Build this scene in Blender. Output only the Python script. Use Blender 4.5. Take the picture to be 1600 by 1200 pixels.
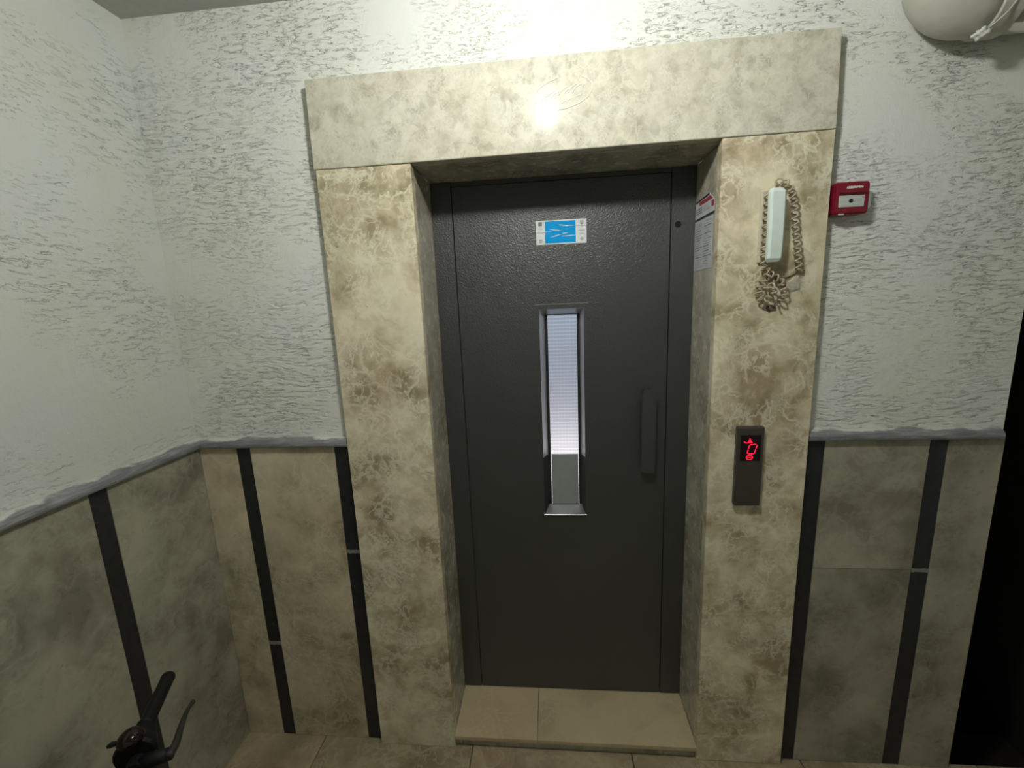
import bpy, bmesh, math, random
from mathutils import Vector, Matrix

random.seed(7)
scene = bpy.context.scene
for o in list(bpy.data.objects):
    bpy.data.objects.remove(o, do_unlink=True)
C = scene.collection

# ------------------------------------------------------------------ camera
cam_d = bpy.data.cameras.new('camera')
cam = bpy.data.objects.new('camera', cam_d)
C.objects.link(cam)
_R = Vector((0.99550094, 0.08520915, -0.04144013))
_U = Vector((0.02501877, 0.18544843, 0.98233545))
_F = Vector((-0.09138897, 0.97895264, -0.18248226))
cam.matrix_world = Matrix(((_R.x, _U.x, -_F.x, 0.5152), (_R.y, _U.y, -_F.y, -1.4127),
                           (_R.z, _U.z, -_F.z, 1.6912), (0, 0, 0, 1)))
cam_d.sensor_fit = 'HORIZONTAL'
cam_d.sensor_width = 36.0
cam_d.lens = 680.0 / 1600.0 * 36.0
cam_d.clip_start = 0.02
scene.camera = cam

# ------------------------------------------------------------------ world, exposure
w = bpy.data.worlds.new('world')
scene.world = w
w.use_nodes = True
w.node_tree.nodes['Background'].inputs[0].default_value = (0.5, 0.53, 0.5, 1)
w.node_tree.nodes['Background'].inputs[1].default_value = 0.02
scene.view_settings.view_transform = 'Standard'
scene.view_settings.look = 'None'
scene.view_settings.gamma = 1.0
scene.view_settings.use_curve_mapping = False
scene.view_settings.exposure = 0.0

LAMP = Vector((0.52, -0.80, 2.597))       # ceiling lamp of the landing
LAMP_STRENGTH = 290.0
LAMP_COLOR = (0.985, 1.0, 0.955)

# ------------------------------------------------------------------ dimensions (metres)
CX = -0.774        # left wall
XE = 1.893         # right end of the back wall
ZC = 2.597         # ceiling
DY = 0.19          # door face
ZS = 0.0565        # sill top
OL, OR = 0.1073, 1.0113   # door opening
ZH = 2.1171        # underside of the stone header
T = 0.034          # stone facing proud of the plaster
WF = 0.015         # wainscot proud of the plaster
ZR = 1.2255        # underside of the chair rail
REAR = -2.6
XR = 2.35

# ------------------------------------------------------------------ material helpers
def new_mat(name):
    m = bpy.data.materials.new(name)
    m.use_nodes = True
    nt = m.node_tree
    return m, nt, nt.nodes['Principled BSDF']

def N(nt, typ, **kw):
    n = nt.nodes.new(typ)
    for k, v in kw.items():
        if k in n.inputs:
            n.inputs[k].default_value = v
        else:
            setattr(n, k, v)
    return n

def ramp(nt, fac, stops):
    r = nt.nodes.new('ShaderNodeValToRGB')
    el = r.color_ramp.elements
    while len(el) > 1:
        el.remove(el[-1])
    el[0].position = stops[0][0]
    c = stops[0][1]
    el[0].color = (c, c, c, 1) if isinstance(c, (int, float)) else (*c, 1)
    for p, c in stops[1:]:
        e = el.new(p)
        e.color = (c, c, c, 1) if isinstance(c, (int, float)) else (*c, 1)
    nt.links.new(fac, r.inputs[0])
    return r.outputs[0]

def mixc(nt, fac, a, b, mode='MIX'):
    n = nt.nodes.new('ShaderNodeMix')
    n.data_type = 'RGBA'
    n.blend_type = mode
    for i, v in ((0, fac), (6, a), (7, b)):
        if isinstance(v, (int, float)):
            n.inputs[i].default_value = v if i == 0 else (v, v, v, 1)
        elif isinstance(v, tuple):
            n.inputs[i].default_value = (*v, 1)
        else:
            nt.links.new(v, n.inputs[i])
    return n.outputs[2]

def math_n(nt, op, a, b=0.0):
    n = nt.nodes.new('ShaderNodeMath')
    n.operation = op
    for i, v in ((0, a), (1, b)):
        if isinstance(v, (int, float)):
            n.inputs[i].default_value = v
        else:
            nt.links.new(v, n.inputs[i])
    return n.outputs[0]

def world_pos(nt, scale=(1, 1, 1), rand=0.0, rot=(0, 0, 0)):
    g = nt.nodes.new('ShaderNodeNewGeometry')
    m = nt.nodes.new('ShaderNodeMapping')
    m.inputs['Scale'].default_value = scale
    m.inputs['Rotation'].default_value = rot
    nt.links.new(g.outputs['Position'], m.inputs['Vector'])
    if rand:
        oi = nt.nodes.new('ShaderNodeObjectInfo')
        k = math_n(nt, 'MULTIPLY', oi.outputs['Random'], rand)
        nt.links.new(k, m.inputs['Location'])
    return m.outputs['Vector']

def warp(nt, vec, scale, amount, detail=3.0):
    n = N(nt, 'ShaderNodeTexNoise', Scale=scale, Detail=detail)
    nt.links.new(vec, n.inputs['Vector'])
    s = nt.nodes.new('ShaderNodeVectorMath'); s.operation = 'SUBTRACT'
    nt.links.new(n.outputs['Color'], s.inputs[0]); s.inputs[1].default_value = (.5, .5, .5)
    k = nt.nodes.new('ShaderNodeVectorMath'); k.operation = 'SCALE'
    nt.links.new(s.outputs[0], k.inputs[0]); k.inputs['Scale'].default_value = amount
    a = nt.nodes.new('ShaderNodeVectorMath'); a.operation = 'ADD'
    nt.links.new(vec, a.inputs[0]); nt.links.new(k.outputs[0], a.inputs[1])
    return a.outputs[0]

def noise(nt, vec, scale, detail=2.0, rough=.5):
    n = N(nt, 'ShaderNodeTexNoise', Scale=scale, Detail=detail, Roughness=rough)
    nt.links.new(vec, n.inputs['Vector'])
    return n.outputs['Fac']

def vor_edge(nt, vec, scale):
    n = nt.nodes.new('ShaderNodeTexVoronoi')
    n.feature = 'DISTANCE_TO_EDGE'
    n.inputs['Scale'].default_value = scale
    nt.links.new(vec, n.inputs['Vector'])
    return n.outputs['Distance']

def bump(nt, bsdf, height, strength, dist, prev=None):
    b = nt.nodes.new('ShaderNodeBump')
    b.inputs['Strength'].default_value = strength
    b.inputs['Distance'].default_value = dist
    nt.links.new(height, b.inputs['Height'])
    if prev is not None:
        nt.links.new(prev, b.inputs['Normal'])
    nt.links.new(b.outputs[0], bsdf.inputs['Normal'])
    return b.outputs[0]

def plain(name, col, rough=.5, metal=0.0, spec=None, bumpy=None):
    m, nt, b = new_mat(name)
    v = world_pos(nt)
    f = noise(nt, v, 40, 3)
    c = mixc(nt, f, tuple(x * .9 for x in col), tuple(min(1, x * 1.08) for x in col))
    nt.links.new(c, b.inputs['Base Color'])
    b.inputs['Roughness'].default_value = rough
    b.inputs['Metallic'].default_value = metal
    if spec is not None:
        b.inputs['Specular IOR Level'].default_value = spec
    if bumpy:
        bump(nt, b, noise(nt, v, bumpy[0], 3), bumpy[1], bumpy[2])
    return m

def plaster(name, col, lo, depth, cover=(.42, .56), cover2=(.47, .62)):
    """trowelled plaster: short dragged, lens-shaped dents in clusters"""
    m, nt, b = new_mat(name)
    v0 = world_pos(nt)
    v = warp(nt, v0, 3.0, .05)
    def dents(scale, seed, t):
        mp = nt.nodes.new('ShaderNodeMapping'); mp.inputs['Scale'].default_value = scale
        mp.inputs['Location'].default_value = seed
        nt.links.new(v, mp.inputs['Vector'])
        n = noise(nt, mp.outputs[0], 1.0, 3.5, .58)
        return ramp(nt, n, [(t - .10, 1.0), (t, .82), (t + .022, .05), (t + .10, 0.0)])
    msk = ramp(nt, noise(nt, v0, 3.0, 2), [(cover[0], .0), (cover[1], 1.0)])
    msk2 = ramp(nt, noise(nt, v0, 5.1, 2), [(cover2[0], 0.0), (cover2[1], 1.0)])
    h1 = mixc(nt, msk, 1.0, dents((24, 24, 92), (0, 0, 0), lo))
    h2 = mixc(nt, msk2, 1.0, dents((48, 48, 130), (3, 7, 11), lo + .01))
    fine = noise(nt, v0, 210, 3)
    h = math_n(nt, 'ADD', math_n(nt, 'ADD', h1, math_n(nt, 'MULTIPLY', h2, .5)), math_n(nt, 'MULTIPLY', fine, .13))
    h = math_n(nt, 'ADD', h, math_n(nt, 'MULTIPLY', noise(nt, v0, 24, 2), .30))
    bump(nt, b, h, 1.0, depth)
    big = noise(nt, v0, 2.3, 3)
    c = mixc(nt, ramp(nt, big, [(.35, 0.0), (.65, 1.0)]), col, tuple(x * k for x, k in zip(col, (.98, .985, .90))))
    nt.links.new(c, b.inputs['Base Color'])
    b.inputs['Roughness'].default_value = .66
    b.inputs['Specular IOR Level'].default_value = .3
    return m

def marble(name, dark, mid, light, vein, scale=5.0, vein_w=.05, rough=.22, fleck=.5, contrast=1.0, spec=.3, vs=.72, drift=(.84, .95, .91)):
    """breccia marble: cloudy brown fragments, wispy pale veins at several sizes, dark pits"""
    m, nt, b = new_mat(name)
    v0 = world_pos(nt, rand=37.0)
    v = warp(nt, v0, scale * 1.1, .42 / scale, 5)
    n1 = noise(nt, v, scale * 1.2, 6, .62)
    base = ramp(nt, n1, [(.5 - .15 / contrast, dark), (.5, mid), (.5 + .15 / contrast, light)])
    vw = warp(nt, v, scale * 3.5, .16 / scale, 4)
    vo = nt.nodes.new('ShaderNodeTexVoronoi'); vo.feature = 'SMOOTH_F1'
    vo.inputs['Scale'].default_value = scale * 2.4
    vo.inputs['Smoothness'].default_value = .15
    nt.links.new(vw, vo.inputs['Vector'])
    tone = nt.nodes.new('ShaderNodeSeparateColor'); nt.links.new(vo.outputs['Color'], tone.inputs[0])
    frag = ramp(nt, tone.outputs[0], [(.0, .76), (.5, .98), (1.0, 1.14)])
    gfrag = ramp(nt, noise(nt, v0, scale * .8, 2), [(.40, .1), (.60, .8)])
    base = mixc(nt, gfrag, base, mixc(nt, 1.0, base, frag, 'MULTIPLY'))
    def ridge(vec, sc, wd, det=5):
        n = noise(nt, vec, sc, det, .6)
        r = math_n(nt, 'ABSOLUTE', math_n(nt, 'SUBTRACT', n, .5))
        return ramp(nt, r, [(0, 1.0), (wd * .3, .75), (wd, 0.0)])
    g1 = ramp(nt, noise(nt, v0, scale * .9, 3), [(.40, .0), (.62, 1.0)])
    k1 = math_n(nt, 'MULTIPLY', ridge(v, scale * 1.3, vein_w), g1)
    k2 = math_n(nt, 'MULTIPLY', ridge(vw, scale * 3.6, vein_w * 1.3, 3), .9)
    e1 = ramp(nt, vor_edge(nt, vw, scale * 1.7), [(0, .85), (vein_w * .5, .5), (vein_w * 1.7, 0.0)])
    g3 = ramp(nt, noise(nt, v, scale * 1.7, 3), [(.42, 0.0), (.55, .95)])
    f = math_n(nt, 'MAXIMUM', math_n(nt, 'MAXIMUM', k1, math_n(nt, 'MULTIPLY', e1, g3)), math_n(nt, 'MULTIPLY', k2, g3))
    col = mixc(nt, math_n(nt, 'MULTIPLY', f, vs), base, vein)
    pit = ramp(nt, noise(nt, vw, scale * 6, 4, .6), [(.68, 0.0), (.76, 1.0)])
    col = mixc(nt, math_n(nt, 'MULTIPLY', pit, fleck), col, tuple(x * .5 for x in dark))
    cl = ramp(nt, noise(nt, v0, scale * .45, 2), [(.36, 0.0), (.64, 1.0)])
    col = mixc(nt, math_n(nt, 'MULTIPLY', cl, .6), col, mixc(nt, 1.0, col, drift, 'MULTIPLY'))
    nt.links.new(col, b.inputs['Base Color'])
    rr = ramp(nt, noise(nt, v0, 30, 3), [(.3, rough * .85), (.7, rough * 1.25)])
    nt.links.new(rr, b.inputs['Roughness'])
    b.inputs['Specular IOR Level'].default_value = spec
    bump(nt, b, noise(nt, v0, 14, 3), .12, .002)
    return m

M = {}
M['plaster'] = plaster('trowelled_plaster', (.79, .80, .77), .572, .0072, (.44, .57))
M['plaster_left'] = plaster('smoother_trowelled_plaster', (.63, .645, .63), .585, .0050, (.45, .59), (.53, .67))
M['ceiling'] = plain('ceiling_paint', (.50, .50, .47), .8, bumpy=(60, .3, .003))
M['marble'] = marble('beige_brown_marble', (.39, .31, .19), (.64, .545, .38), (.82, .735, .54), (.89, .84, .68), 6.0, .036, .22, .6, 1.1, drift=(.88, .95, .90))
M['marble_header'] = marble('pale_cream_marble', (.43, .40, .31), (.57, .545, .44), (.64, .615, .51), (.71, .69, .59), 15.0, .05, .20, .35, .9, .07, drift=(.95, .93, .89))
M['marble_panel'] = marble('dull_olive_marble', (.36, .295, .19), (.60, .51, .355), (.72, .625, .45), (.80, .71, .53), 4.2, .030, .30, .45, 1.0, .3, .55)
M['marble_green'] = marble('grey_green_marble', (.22, .20, .15), (.35, .325, .25), (.43, .40, .31), (.50, .47, .37), 3.6, .03, .30, .7, 1.15, .3, .35, drift=(.88, .95, .90))
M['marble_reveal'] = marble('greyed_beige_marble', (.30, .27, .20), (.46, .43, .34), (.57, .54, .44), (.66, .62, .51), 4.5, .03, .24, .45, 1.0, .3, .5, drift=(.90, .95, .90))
M['sill'] = marble('plain_sand_limestone', (0.529, 0.410, 0.260), (0.575, 0.454, 0.290), (0.621, 0.497, 0.320), (0.644, 0.518, 0.340), 2.5, .01, .35, .1)
M['floor'] = marble('brown_floor_marble', (.26, .20, .12), (.36, .28, .18), (.43, .34, .22), (.50, .42, .30), 4.0, .03, .3, .3)

def black_marble():
    m, nt, b = new_mat('black_marble')
    v = world_pos(nt, rand=11.0)
    f = ramp(nt, noise(nt, v, 30, 5, .65), [(.4, (.014, .015, .017)), (.72, (.026, .027, .029)), (.85, (.09, .09, .09))])
    nt.links.new(f, b.inputs['Base Color'])
    b.inputs['Roughness'].default_value = .38
    return m
M['black'] = black_marble()

def rail_mat():
    m, nt, b = new_mat('grey_marble_with_white_paint')
    v = world_pos(nt)
    g = ramp(nt, noise(nt, warp(nt, world_pos(nt, (4, 4, 30)), 2.0, .6), 3.0, 5, .65), [(.3, (.13, .133, .143)), (.52, (.22, .223, .235)), (.75, (.40, .40, .40))])
    sp = nt.nodes.new('ShaderNodeSeparateXYZ'); nt.links.new(v, sp.inputs[0])
    edge = math_n(nt, 'ADD', math_n(nt, 'MULTIPLY', math_n(nt, 'SUBTRACT', sp.outputs[2], ZR), 32.0),
                  math_n(nt, 'MULTIPLY', math_n(nt, 'SUBTRACT', noise(nt, world_pos(nt, (9, 9, 22)), 1.0, 5, .6), .5), 1.3))
    k = ramp(nt, edge, [(.88, 0.0), (1.0, 1.0)])
    nt.links.new(mixc(nt, k, g, (.60, .60, .55)), b.inputs['Base Color'])
    b.inputs['Roughness'].default_value = .42
    bump(nt, b, noise(nt, world_pos(nt, (20, 20, 60)), 1.0, 4), .5, .003)
    return m
M['rail'] = rail_mat()

def door_paint():
    m, nt, b = new_mat('dark_grey_hammered_paint')
    v = world_pos(nt)
    f = noise(nt, v, 6, 4)
    nt.links.new(mixc(nt, f, (.030, .031, .030), (.040, .041, .040)), b.inputs['Base Color'])
    b.inputs['Roughness'].default_value = .44
    b.inputs['Specular IOR Level'].default_value = .9
    vo = nt.nodes.new('ShaderNodeTexVoronoi'); vo.feature = 'SMOOTH_F1'
    vo.inputs['Scale'].default_value = 230
    nt.links.new(warp(nt, v, 60, .012), vo.inputs['Vector'])
    bump(nt, b, vo.outputs['Distance'], .75, .0016)
    return m
M['door'] = door_paint()
M['dark_metal'] = plain('dark_painted_metal', (.05, .05, .05), .3)
M['steel'] = plain('brushed_steel', (.42, .43, .43), .28, 1.0)
M['gasket'] = plain('black_rubber', (.012, .012, .013), .6)
M['grey_sheet'] = plain('grey_sheet', (.30, .32, .31), .45)
M['lining'] = plain('pale_grey_lining', (.46, .46, .45), .32, .5)
M['filler'] = plain('pale_joint_filler', (.25, .25, .235), .7, bumpy=(120, .5, .002))
M['hole'] = plain('black_hole', (.004, .004, .004), .9)
M['dark_brown'] = plain('dark_stairwell_paint', (.012, .009, .008), .8)  # near-black puts the stairwell's lack of light into its colour
M['white_plastic'] = plain('mint_white_plastic', (.70, .80, .74), .35)
M['beige_plastic'] = plain('aged_cream_plastic', (.56, .52, .40), .4)
M['cord'] = plain('tan_cord', (.42, .35, .25), .42)
M['wire'] = plain('brown_wire', (.16, .11, .07), .5)
M['red'] = plain('red_plastic', (.20, .007, .022), .25)
M['red_dark'] = plain('deep_red_plastic', (.07, .002, .007), .4)  # darker red paints the recess shadow on the alarm box
M['label_grey'] = plain('grey_label', (.52, .56, .53), .5)
M['label_white'] = plain('white_label', (.78, .78, .76), .4)
M['ink'] = plain('grey_ink', (.18, .19, .20), .6)
M['ink_soft'] = plain('pale_grey_ink', (.46, .48, .47), .6)
M['ink_red'] = plain('red_ink', (.36, .04, .05), .5)
M['ink_navy'] = plain('navy_ink', (.02, .025, .06), .5)
M['ink_black'] = plain('black_ink', (.012, .012, .012), .5)
M['blue'] = plain('cyan_blue_film', (.0, .36, .82), .16)
M['film'] = plain('clear_film_white', (.82, .84, .84), .1)
M['paper'] = plain('white_paper', (.58, .60, .60), .5)
M['bronze'] = plain('bronze_grey_metal', (.10, .088, .075), .33, .6)
M['screen'] = plain('dark_display_glass', (.010, .004, .006), .12)
M['pipe'] = plain('painted_pipe', (.50, .50, .43), .55, bumpy=(30, .35, .004))
M['caulk'] = plain('white_caulk', (.66, .66, .62), .7, bumpy=(60, .6, .006))
M['stain'] = plain('brown_grime', (.16, .125, .085), .8, bumpy=(90, .5, .003))
M['emblem'] = plain('sandblasted_cream_stone', (.78, .76, .66), .55)
M['car_wall'] = plain('white_cabin_panel', (.8, .8, .8), .5)
M['rubber'] = plain('tyre_rubber', (.006, .006, .0065), .6, 0, .25)
M['black_frame'] = plain('black_gloss_paint', (.006, .005, .005), .2, 0, .3)
M['maroon'] = plain('dark_maroon_gloss', (.010, .003, .003), .05)
M['lever'] = plain('dark_alloy', (.045, .045, .04), .4, .5, .3)

def emit(name, col, strength):
    m = bpy.data.materials.new(name); m.use_nodes = True
    nt = m.node_tree
    nt.nodes.remove(nt.nodes['Principled BSDF'])
    e = nt.nodes.new('ShaderNodeEmission')
    e.inputs[0].default_value = (*col, 1); e.inputs[1].default_value = strength
    nt.links.new(e.outputs[0], nt.nodes['Material Output'].inputs[0])
    return m
M['lamp_glass'] = emit('lit_opal_glass', LAMP_COLOR, LAMP_STRENGTH)
M['led'] = emit('red_led', (1.0, .012, .045), 1.7)

def wired_glass():
    """frosted wired glass: lets the cabin light through, fine wire grid inside"""
    m, nt, b = new_mat('frosted_wired_glass')
    nt.nodes.remove(b)
    v = world_pos(nt)
    sp = nt.nodes.new('ShaderNodeSeparateXYZ'); nt.links.new(warp(nt, v, 40, .0018), sp.inputs[0])
    def lines(coord, pitch, lo, hi):
        s = math_n(nt, 'FRACT', math_n(nt, 'DIVIDE', coord, pitch))
        return ramp(nt, s, [(0, 1.0), (lo, .9), (hi, 0.0), (1 - hi, 0.0), (1 - lo, .9), (1, 1.0)])
    hz = lines(sp.outputs[2], .0135, .10, .26)
    vt = lines(sp.outputs[0], .0125, .08, .22)
    g = math_n(nt, 'MAXIMUM', hz, math_n(nt, 'MULTIPLY', vt, .35))
    col = mixc(nt, g, (.66, .68, .72), (.84, .86, .90))
    tr = nt.nodes.new('ShaderNodeBsdfTranslucent'); nt.links.new(col, tr.inputs[0])
    gl = nt.nodes.new('ShaderNodeBsdfGlossy'); gl.inputs['Roughness'].default_value = .08
    mx = nt.nodes.new('ShaderNodeMixShader'); mx.inputs[0].default_value = .04
    nt.links.new(tr.outputs[0], mx.inputs[1]); nt.links.new(gl.outputs[0], mx.inputs[2])
    nt.links.new(mx.outputs[0], nt.nodes['Material Output'].inputs[0])
    return m
M['glass'] = wired_glass()

def clear_plastic():
    m, nt, b = new_mat('clear_plastic')
    b.inputs['Base Color'].default_value = (.6, .6, .58, 1)
    b.inputs['Roughness'].default_value = .15
    b.inputs['Alpha'].default_value = .35
    return m
M['clear'] = clear_plastic()

# ------------------------------------------------------------------ mesh helpers
LOC = {}

def link(name, me, parent=None):
    o = bpy.data.objects.new(name, me)
    C.objects.link(o)
    if parent is not None:
        o.parent = parent
    return o

def wloc(o):
    v = Vector((0, 0, 0))
    while o is not None:
        v += o.location
        o = o.parent
    return v

def obj(name, bm, mat, parent=None, origin=None, smooth=False, label=None):
    """bm is in world coordinates"""
    if origin is None:
        xs = [v.co for v in bm.verts]
        lo = Vector((min(c.x for c in xs), min(c.y for c in xs), min(c.z for c in xs)))
        hi = Vector((max(c.x for c in xs), max(c.y for c in xs), max(c.z for c in xs)))
        origin = Vector(((lo.x + hi.x) / 2, (lo.y + hi.y) / 2, lo.z))
    origin = Vector(origin)
    bmesh.ops.translate(bm, verts=bm.verts, vec=-origin)
    bmesh.ops.recalc_face_normals(bm, faces=bm.faces)
    me = bpy.data.meshes.new(name)
    bm.to_mesh(me); bm.free()
    if smooth:
        for p in me.polygons:
            p.use_smooth = True
    me.materials.append(M[mat] if isinstance(mat, str) else mat)
    o = link(name, me, parent)
    o.location = origin - (wloc(parent) if parent is not None else Vector((0, 0, 0)))
    if label:
        o['label'] = label
    return o

def empty(name, loc, label=None, cat=None, group=None, kind=None):
    o = link(name, None)
    o.location = loc
    o.empty_display_size = .05
    tag(o, label, cat, group, kind)
    return o

def tag(o, label=None, cat=None, group=None, kind=None):
    if label: o['label'] = label
    if cat: o['category'] = cat
    if group: o['group'] = group
    if kind: o['kind'] = kind
    return o

def BM():
    return bmesh.new()

def box(bm, x0, x1, y0, y1, z0, z1, bev=0.0, seg=2):
    r = bmesh.ops.create_cube(bm, size=1.0)
    vs = r['verts']
    for v in vs:
        v.co = Vector((x0 + (v.co.x + .5) * (x1 - x0), y0 + (v.co.y + .5) * (y1 - y0), z0 + (v.co.z + .5) * (z1 - z0)))
    if bev > 0:
        es = list({e for v in vs for e in v.link_edges})
        bmesh.ops.bevel(bm, geom=es, offset=bev, segments=seg, affect='EDGES', profile=.5)
    return bm

def prism(bm, poly, axis, a0, a1):
    """extrude a polygon [(p,q)...] along axis; axis x: (y,z), y: (x,z), z: (x,y)"""
    def P(p, q, a):
        return {'x': (a, p, q), 'y': (p, a, q), 'z': (p, q, a)}[axis]
    va = [bm.verts.new(P(p, q, a0)) for p, q in poly]
    vb = [bm.verts.new(P(p, q, a1)) for p, q in poly]
    n = len(poly)
    bm.faces.new(va); bm.faces.new(vb)
    for i in range(n):
        bm.faces.new((va[i], va[(i + 1) % n], vb[(i + 1) % n], vb[i]))
    return bm

def tube(bm, pts, r, n=10, cap=True, closed=False):
    pts = [Vector(p) for p in pts]
    k = len(pts)
    rr = r if isinstance(r, (list, tuple)) else [r] * k
    rings = []
    up = None
    for i, p in enumerate(pts):
        if closed:
            t = (pts[(i + 1) % k] - pts[i - 1]).normalized()
        else:
            t = (pts[min(i + 1, k - 1)] - pts[max(i - 1, 0)]).normalized()
        if up is None:
            a = Vector((0, 0, 1)) if abs(t.z) < .9 else Vector((1, 0, 0))
            up = (a - t * a.dot(t)).normalized()
        else:
            up = (up - t * up.dot(t)).normalized()
        s = t.cross(up)
        rings.append([bm.verts.new(p + (up * math.cos(2 * math.pi * j / n) + s * math.sin(2 * math.pi * j / n)) * rr[i]) for j in range(n)])
    m = k if closed else k - 1
    for i in range(m):
        a, b = rings[i], rings[(i + 1) % k]
        for j in range(n):
            bm.faces.new((a[j], a[(j + 1) % n], b[(j + 1) % n], b[j]))
    if cap and not closed:
        bm.faces.new(rings[0]); bm.faces.new(rings[-1])
    return bm

def spline(ctrl, n):
    """Catmull-Rom through control points"""
    c = [Vector(p) for p in ctrl]
    c = [c[0] * 2 - c[1]] + c + [c[-1] * 2 - c[-2]]
    out = []
    segs = len(c) - 3
    for i in range(n):
        u = i / (n - 1) * segs
        s = min(int(u), segs - 1); t = u - s
        p0, p1, p2, p3 = c[s:s + 4]
        out.append(.5 * ((2 * p1) + (p2 - p0) * t + (2 * p0 - 5 * p1 + 4 * p2 - p3) * t * t + (3 * p1 - p0 - 3 * p2 + p3) * t ** 3))
    return out

def lathe(bm, prof, centre, axis='z', n=24):
    """prof: (radius, height) list, revolved about axis through centre"""
    centre = Vector(centre)
    ax = {'z': Vector((0, 0, 1)), 'y': Vector((0, 1, 0)), 'x': Vector((1, 0, 0))}[axis] if isinstance(axis, str) else Vector(axis).normalized()
    a = Vector((1, 0, 0)) if abs(ax.x) < .9 else Vector((0, 1, 0))
    u = (a - ax * a.dot(ax)).normalized(); v = ax.cross(u)
    rings = []
    for r, h in prof:
        if r < 1e-6:
            rings.append([bm.verts.new(centre + ax * h)])
        else:
            rings.append([bm.verts.new(centre + ax * h + (u * math.cos(2 * math.pi * j / n) + v * math.sin(2 * math.pi * j / n)) * r) for j in range(n)])
    for A, B in zip(rings, rings[1:]):
        for j in range(n):
            k = (j + 1) % n
            if len(A) == 1 and len(B) == 1: continue
            if len(A) == 1: bm.faces.new((A[0], B[j], B[k]))
            elif len(B) == 1: bm.faces.new((A[j], A[k], B[0]))
            else: bm.faces.new((A[j], A[k], B[k], B[j]))
    if len(rings[0]) > 1: bm.faces.new(rings[0])
    if len(rings[-1]) > 1: bm.faces.new(rings[-1])
    return bm

def ring_frame(bm, o, i, y0, y1):
    """flat rectangular ring in xz between rect o=(x0,x1,z0,z1) at depth y0 and rect i at depth y1 (splayed)"""
    def q(r, y): return [bm.verts.new((r[0], y, r[2])), bm.verts.new((r[1], y, r[2])), bm.verts.new((r[1], y, r[3])), bm.verts.new((r[0], y, r[3]))]
    a, b = q(o, y0), q(i, y1)
    for k in range(4):
        bm.faces.new((a[k], a[(k + 1) % 4], b[(k + 1) % 4], b[k]))
    return a, b

# ================================================================== THE SETTING
# back wall: plaster left of, right of and above the lift opening
bm = BM()
box(bm, CX - .15, OL - .0225, 0, .24, -.05, ZC + .05)
box(bm, OR + .0225, XE, 0, .24, -.05, ZC + .05)
box(bm, OL - .0225, OR + .0225, 0, .24, ZH + .025, ZC + .05)
wall_back = obj('wall_back', bm, 'plaster', origin=(0, 0, 0))
tag(wall_back, 'white trowelled plaster wall around the lift door', kind='structure')

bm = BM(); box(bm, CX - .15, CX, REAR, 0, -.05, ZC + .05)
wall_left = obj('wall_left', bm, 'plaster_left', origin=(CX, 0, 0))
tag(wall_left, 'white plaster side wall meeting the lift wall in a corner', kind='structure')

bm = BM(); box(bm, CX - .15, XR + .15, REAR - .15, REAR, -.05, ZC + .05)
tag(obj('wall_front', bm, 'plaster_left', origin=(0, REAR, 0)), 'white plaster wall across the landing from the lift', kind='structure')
bm = BM(); box(bm, XR, XR + .15, REAR, -.0005, -.05, ZC + .05)  # unseen wall, set close and white to add bounced light
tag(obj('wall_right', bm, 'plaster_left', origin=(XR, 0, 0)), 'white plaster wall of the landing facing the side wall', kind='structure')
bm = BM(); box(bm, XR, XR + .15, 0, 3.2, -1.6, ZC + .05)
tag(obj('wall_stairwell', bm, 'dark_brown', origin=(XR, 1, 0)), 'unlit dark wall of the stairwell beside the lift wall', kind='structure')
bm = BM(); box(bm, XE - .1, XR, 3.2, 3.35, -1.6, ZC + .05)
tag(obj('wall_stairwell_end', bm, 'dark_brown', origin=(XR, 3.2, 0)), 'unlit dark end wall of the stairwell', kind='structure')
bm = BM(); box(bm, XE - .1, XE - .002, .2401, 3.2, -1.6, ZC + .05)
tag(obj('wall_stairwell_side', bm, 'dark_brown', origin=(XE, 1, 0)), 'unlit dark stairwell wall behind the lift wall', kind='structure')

bm = BM(); box(bm, CX - .15, XR + .15, REAR - .15, 3.35, ZC + .051, ZC + .15)
box(bm, CX, XE, REAR, 0, ZC, ZC + .051)
box(bm, XE, XR, REAR, 0, ZC, ZC + .051)
tag(obj('ceiling', bm, 'ceiling', origin=(0, 0, ZC)), 'dull grey painted ceiling', kind='structure')

# floor: screed with stone slabs laid on it
bm = BM(); box(bm, CX - .15, XR, REAR, 0.0, -.12, -.02); box(bm, OL, OR, 0.0, DY + .1, -.12, 0.0)
floor = obj('floor', bm, 'dark_brown', origin=(0, 0, -.02))
tag(floor, 'landing floor laid with brown marble slabs', kind='structure')
xs = [CX, -.43, .174, .78, 1.386, 1.99, XR]
ys = [0.0, -.6, -1.2, -1.8, REAR]
for i in range(len(xs) - 1):
    for j in range(len(ys) - 1):
        bm = BM(); box(bm, xs[i] + .0015, xs[i + 1] - .0015, ys[j + 1] + .0015, ys[j] - .001, -.02, 0.0, .0012, 1)
        obj('floor_slab', bm, 'floor', floor)

# stair going down in the dark beside the lift
st = empty('stair_flight', (2.1, .1, -1.5), 'dark stair going down beside the lift wall', kind='structure')
for k in range(8):
    bm = BM(); box(bm, XE, XR, .0005 + k * .28, .28 + k * .28, -1.6, -.17 * (k + 1) + .0, .004, 1)
    obj('step', bm, 'dark_brown', st)

# wainscot panels and dark strips on the back wall ------------------------------
def panel(parent, name, x0, x1, z0, z1, mat, depth=WF, x0b=None, x1b=None):
    """slab on the back wall; x0b/x1b are the bottom x when the joint leans"""
    x0b = x0 if x0b is None else x0b
    x1b = x1 if x1b is None else x1b
    bm = BM()
    prism(bm, [(x0b, z0), (x1b, z0), (x1, z1), (x0, z1)], 'y', -.0005, -depth)
    bmesh.ops.bevel(bm, geom=list(bm.edges), offset=.0011, segments=1, affect='EDGES')
    return obj(name, bm, mat, parent)

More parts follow.
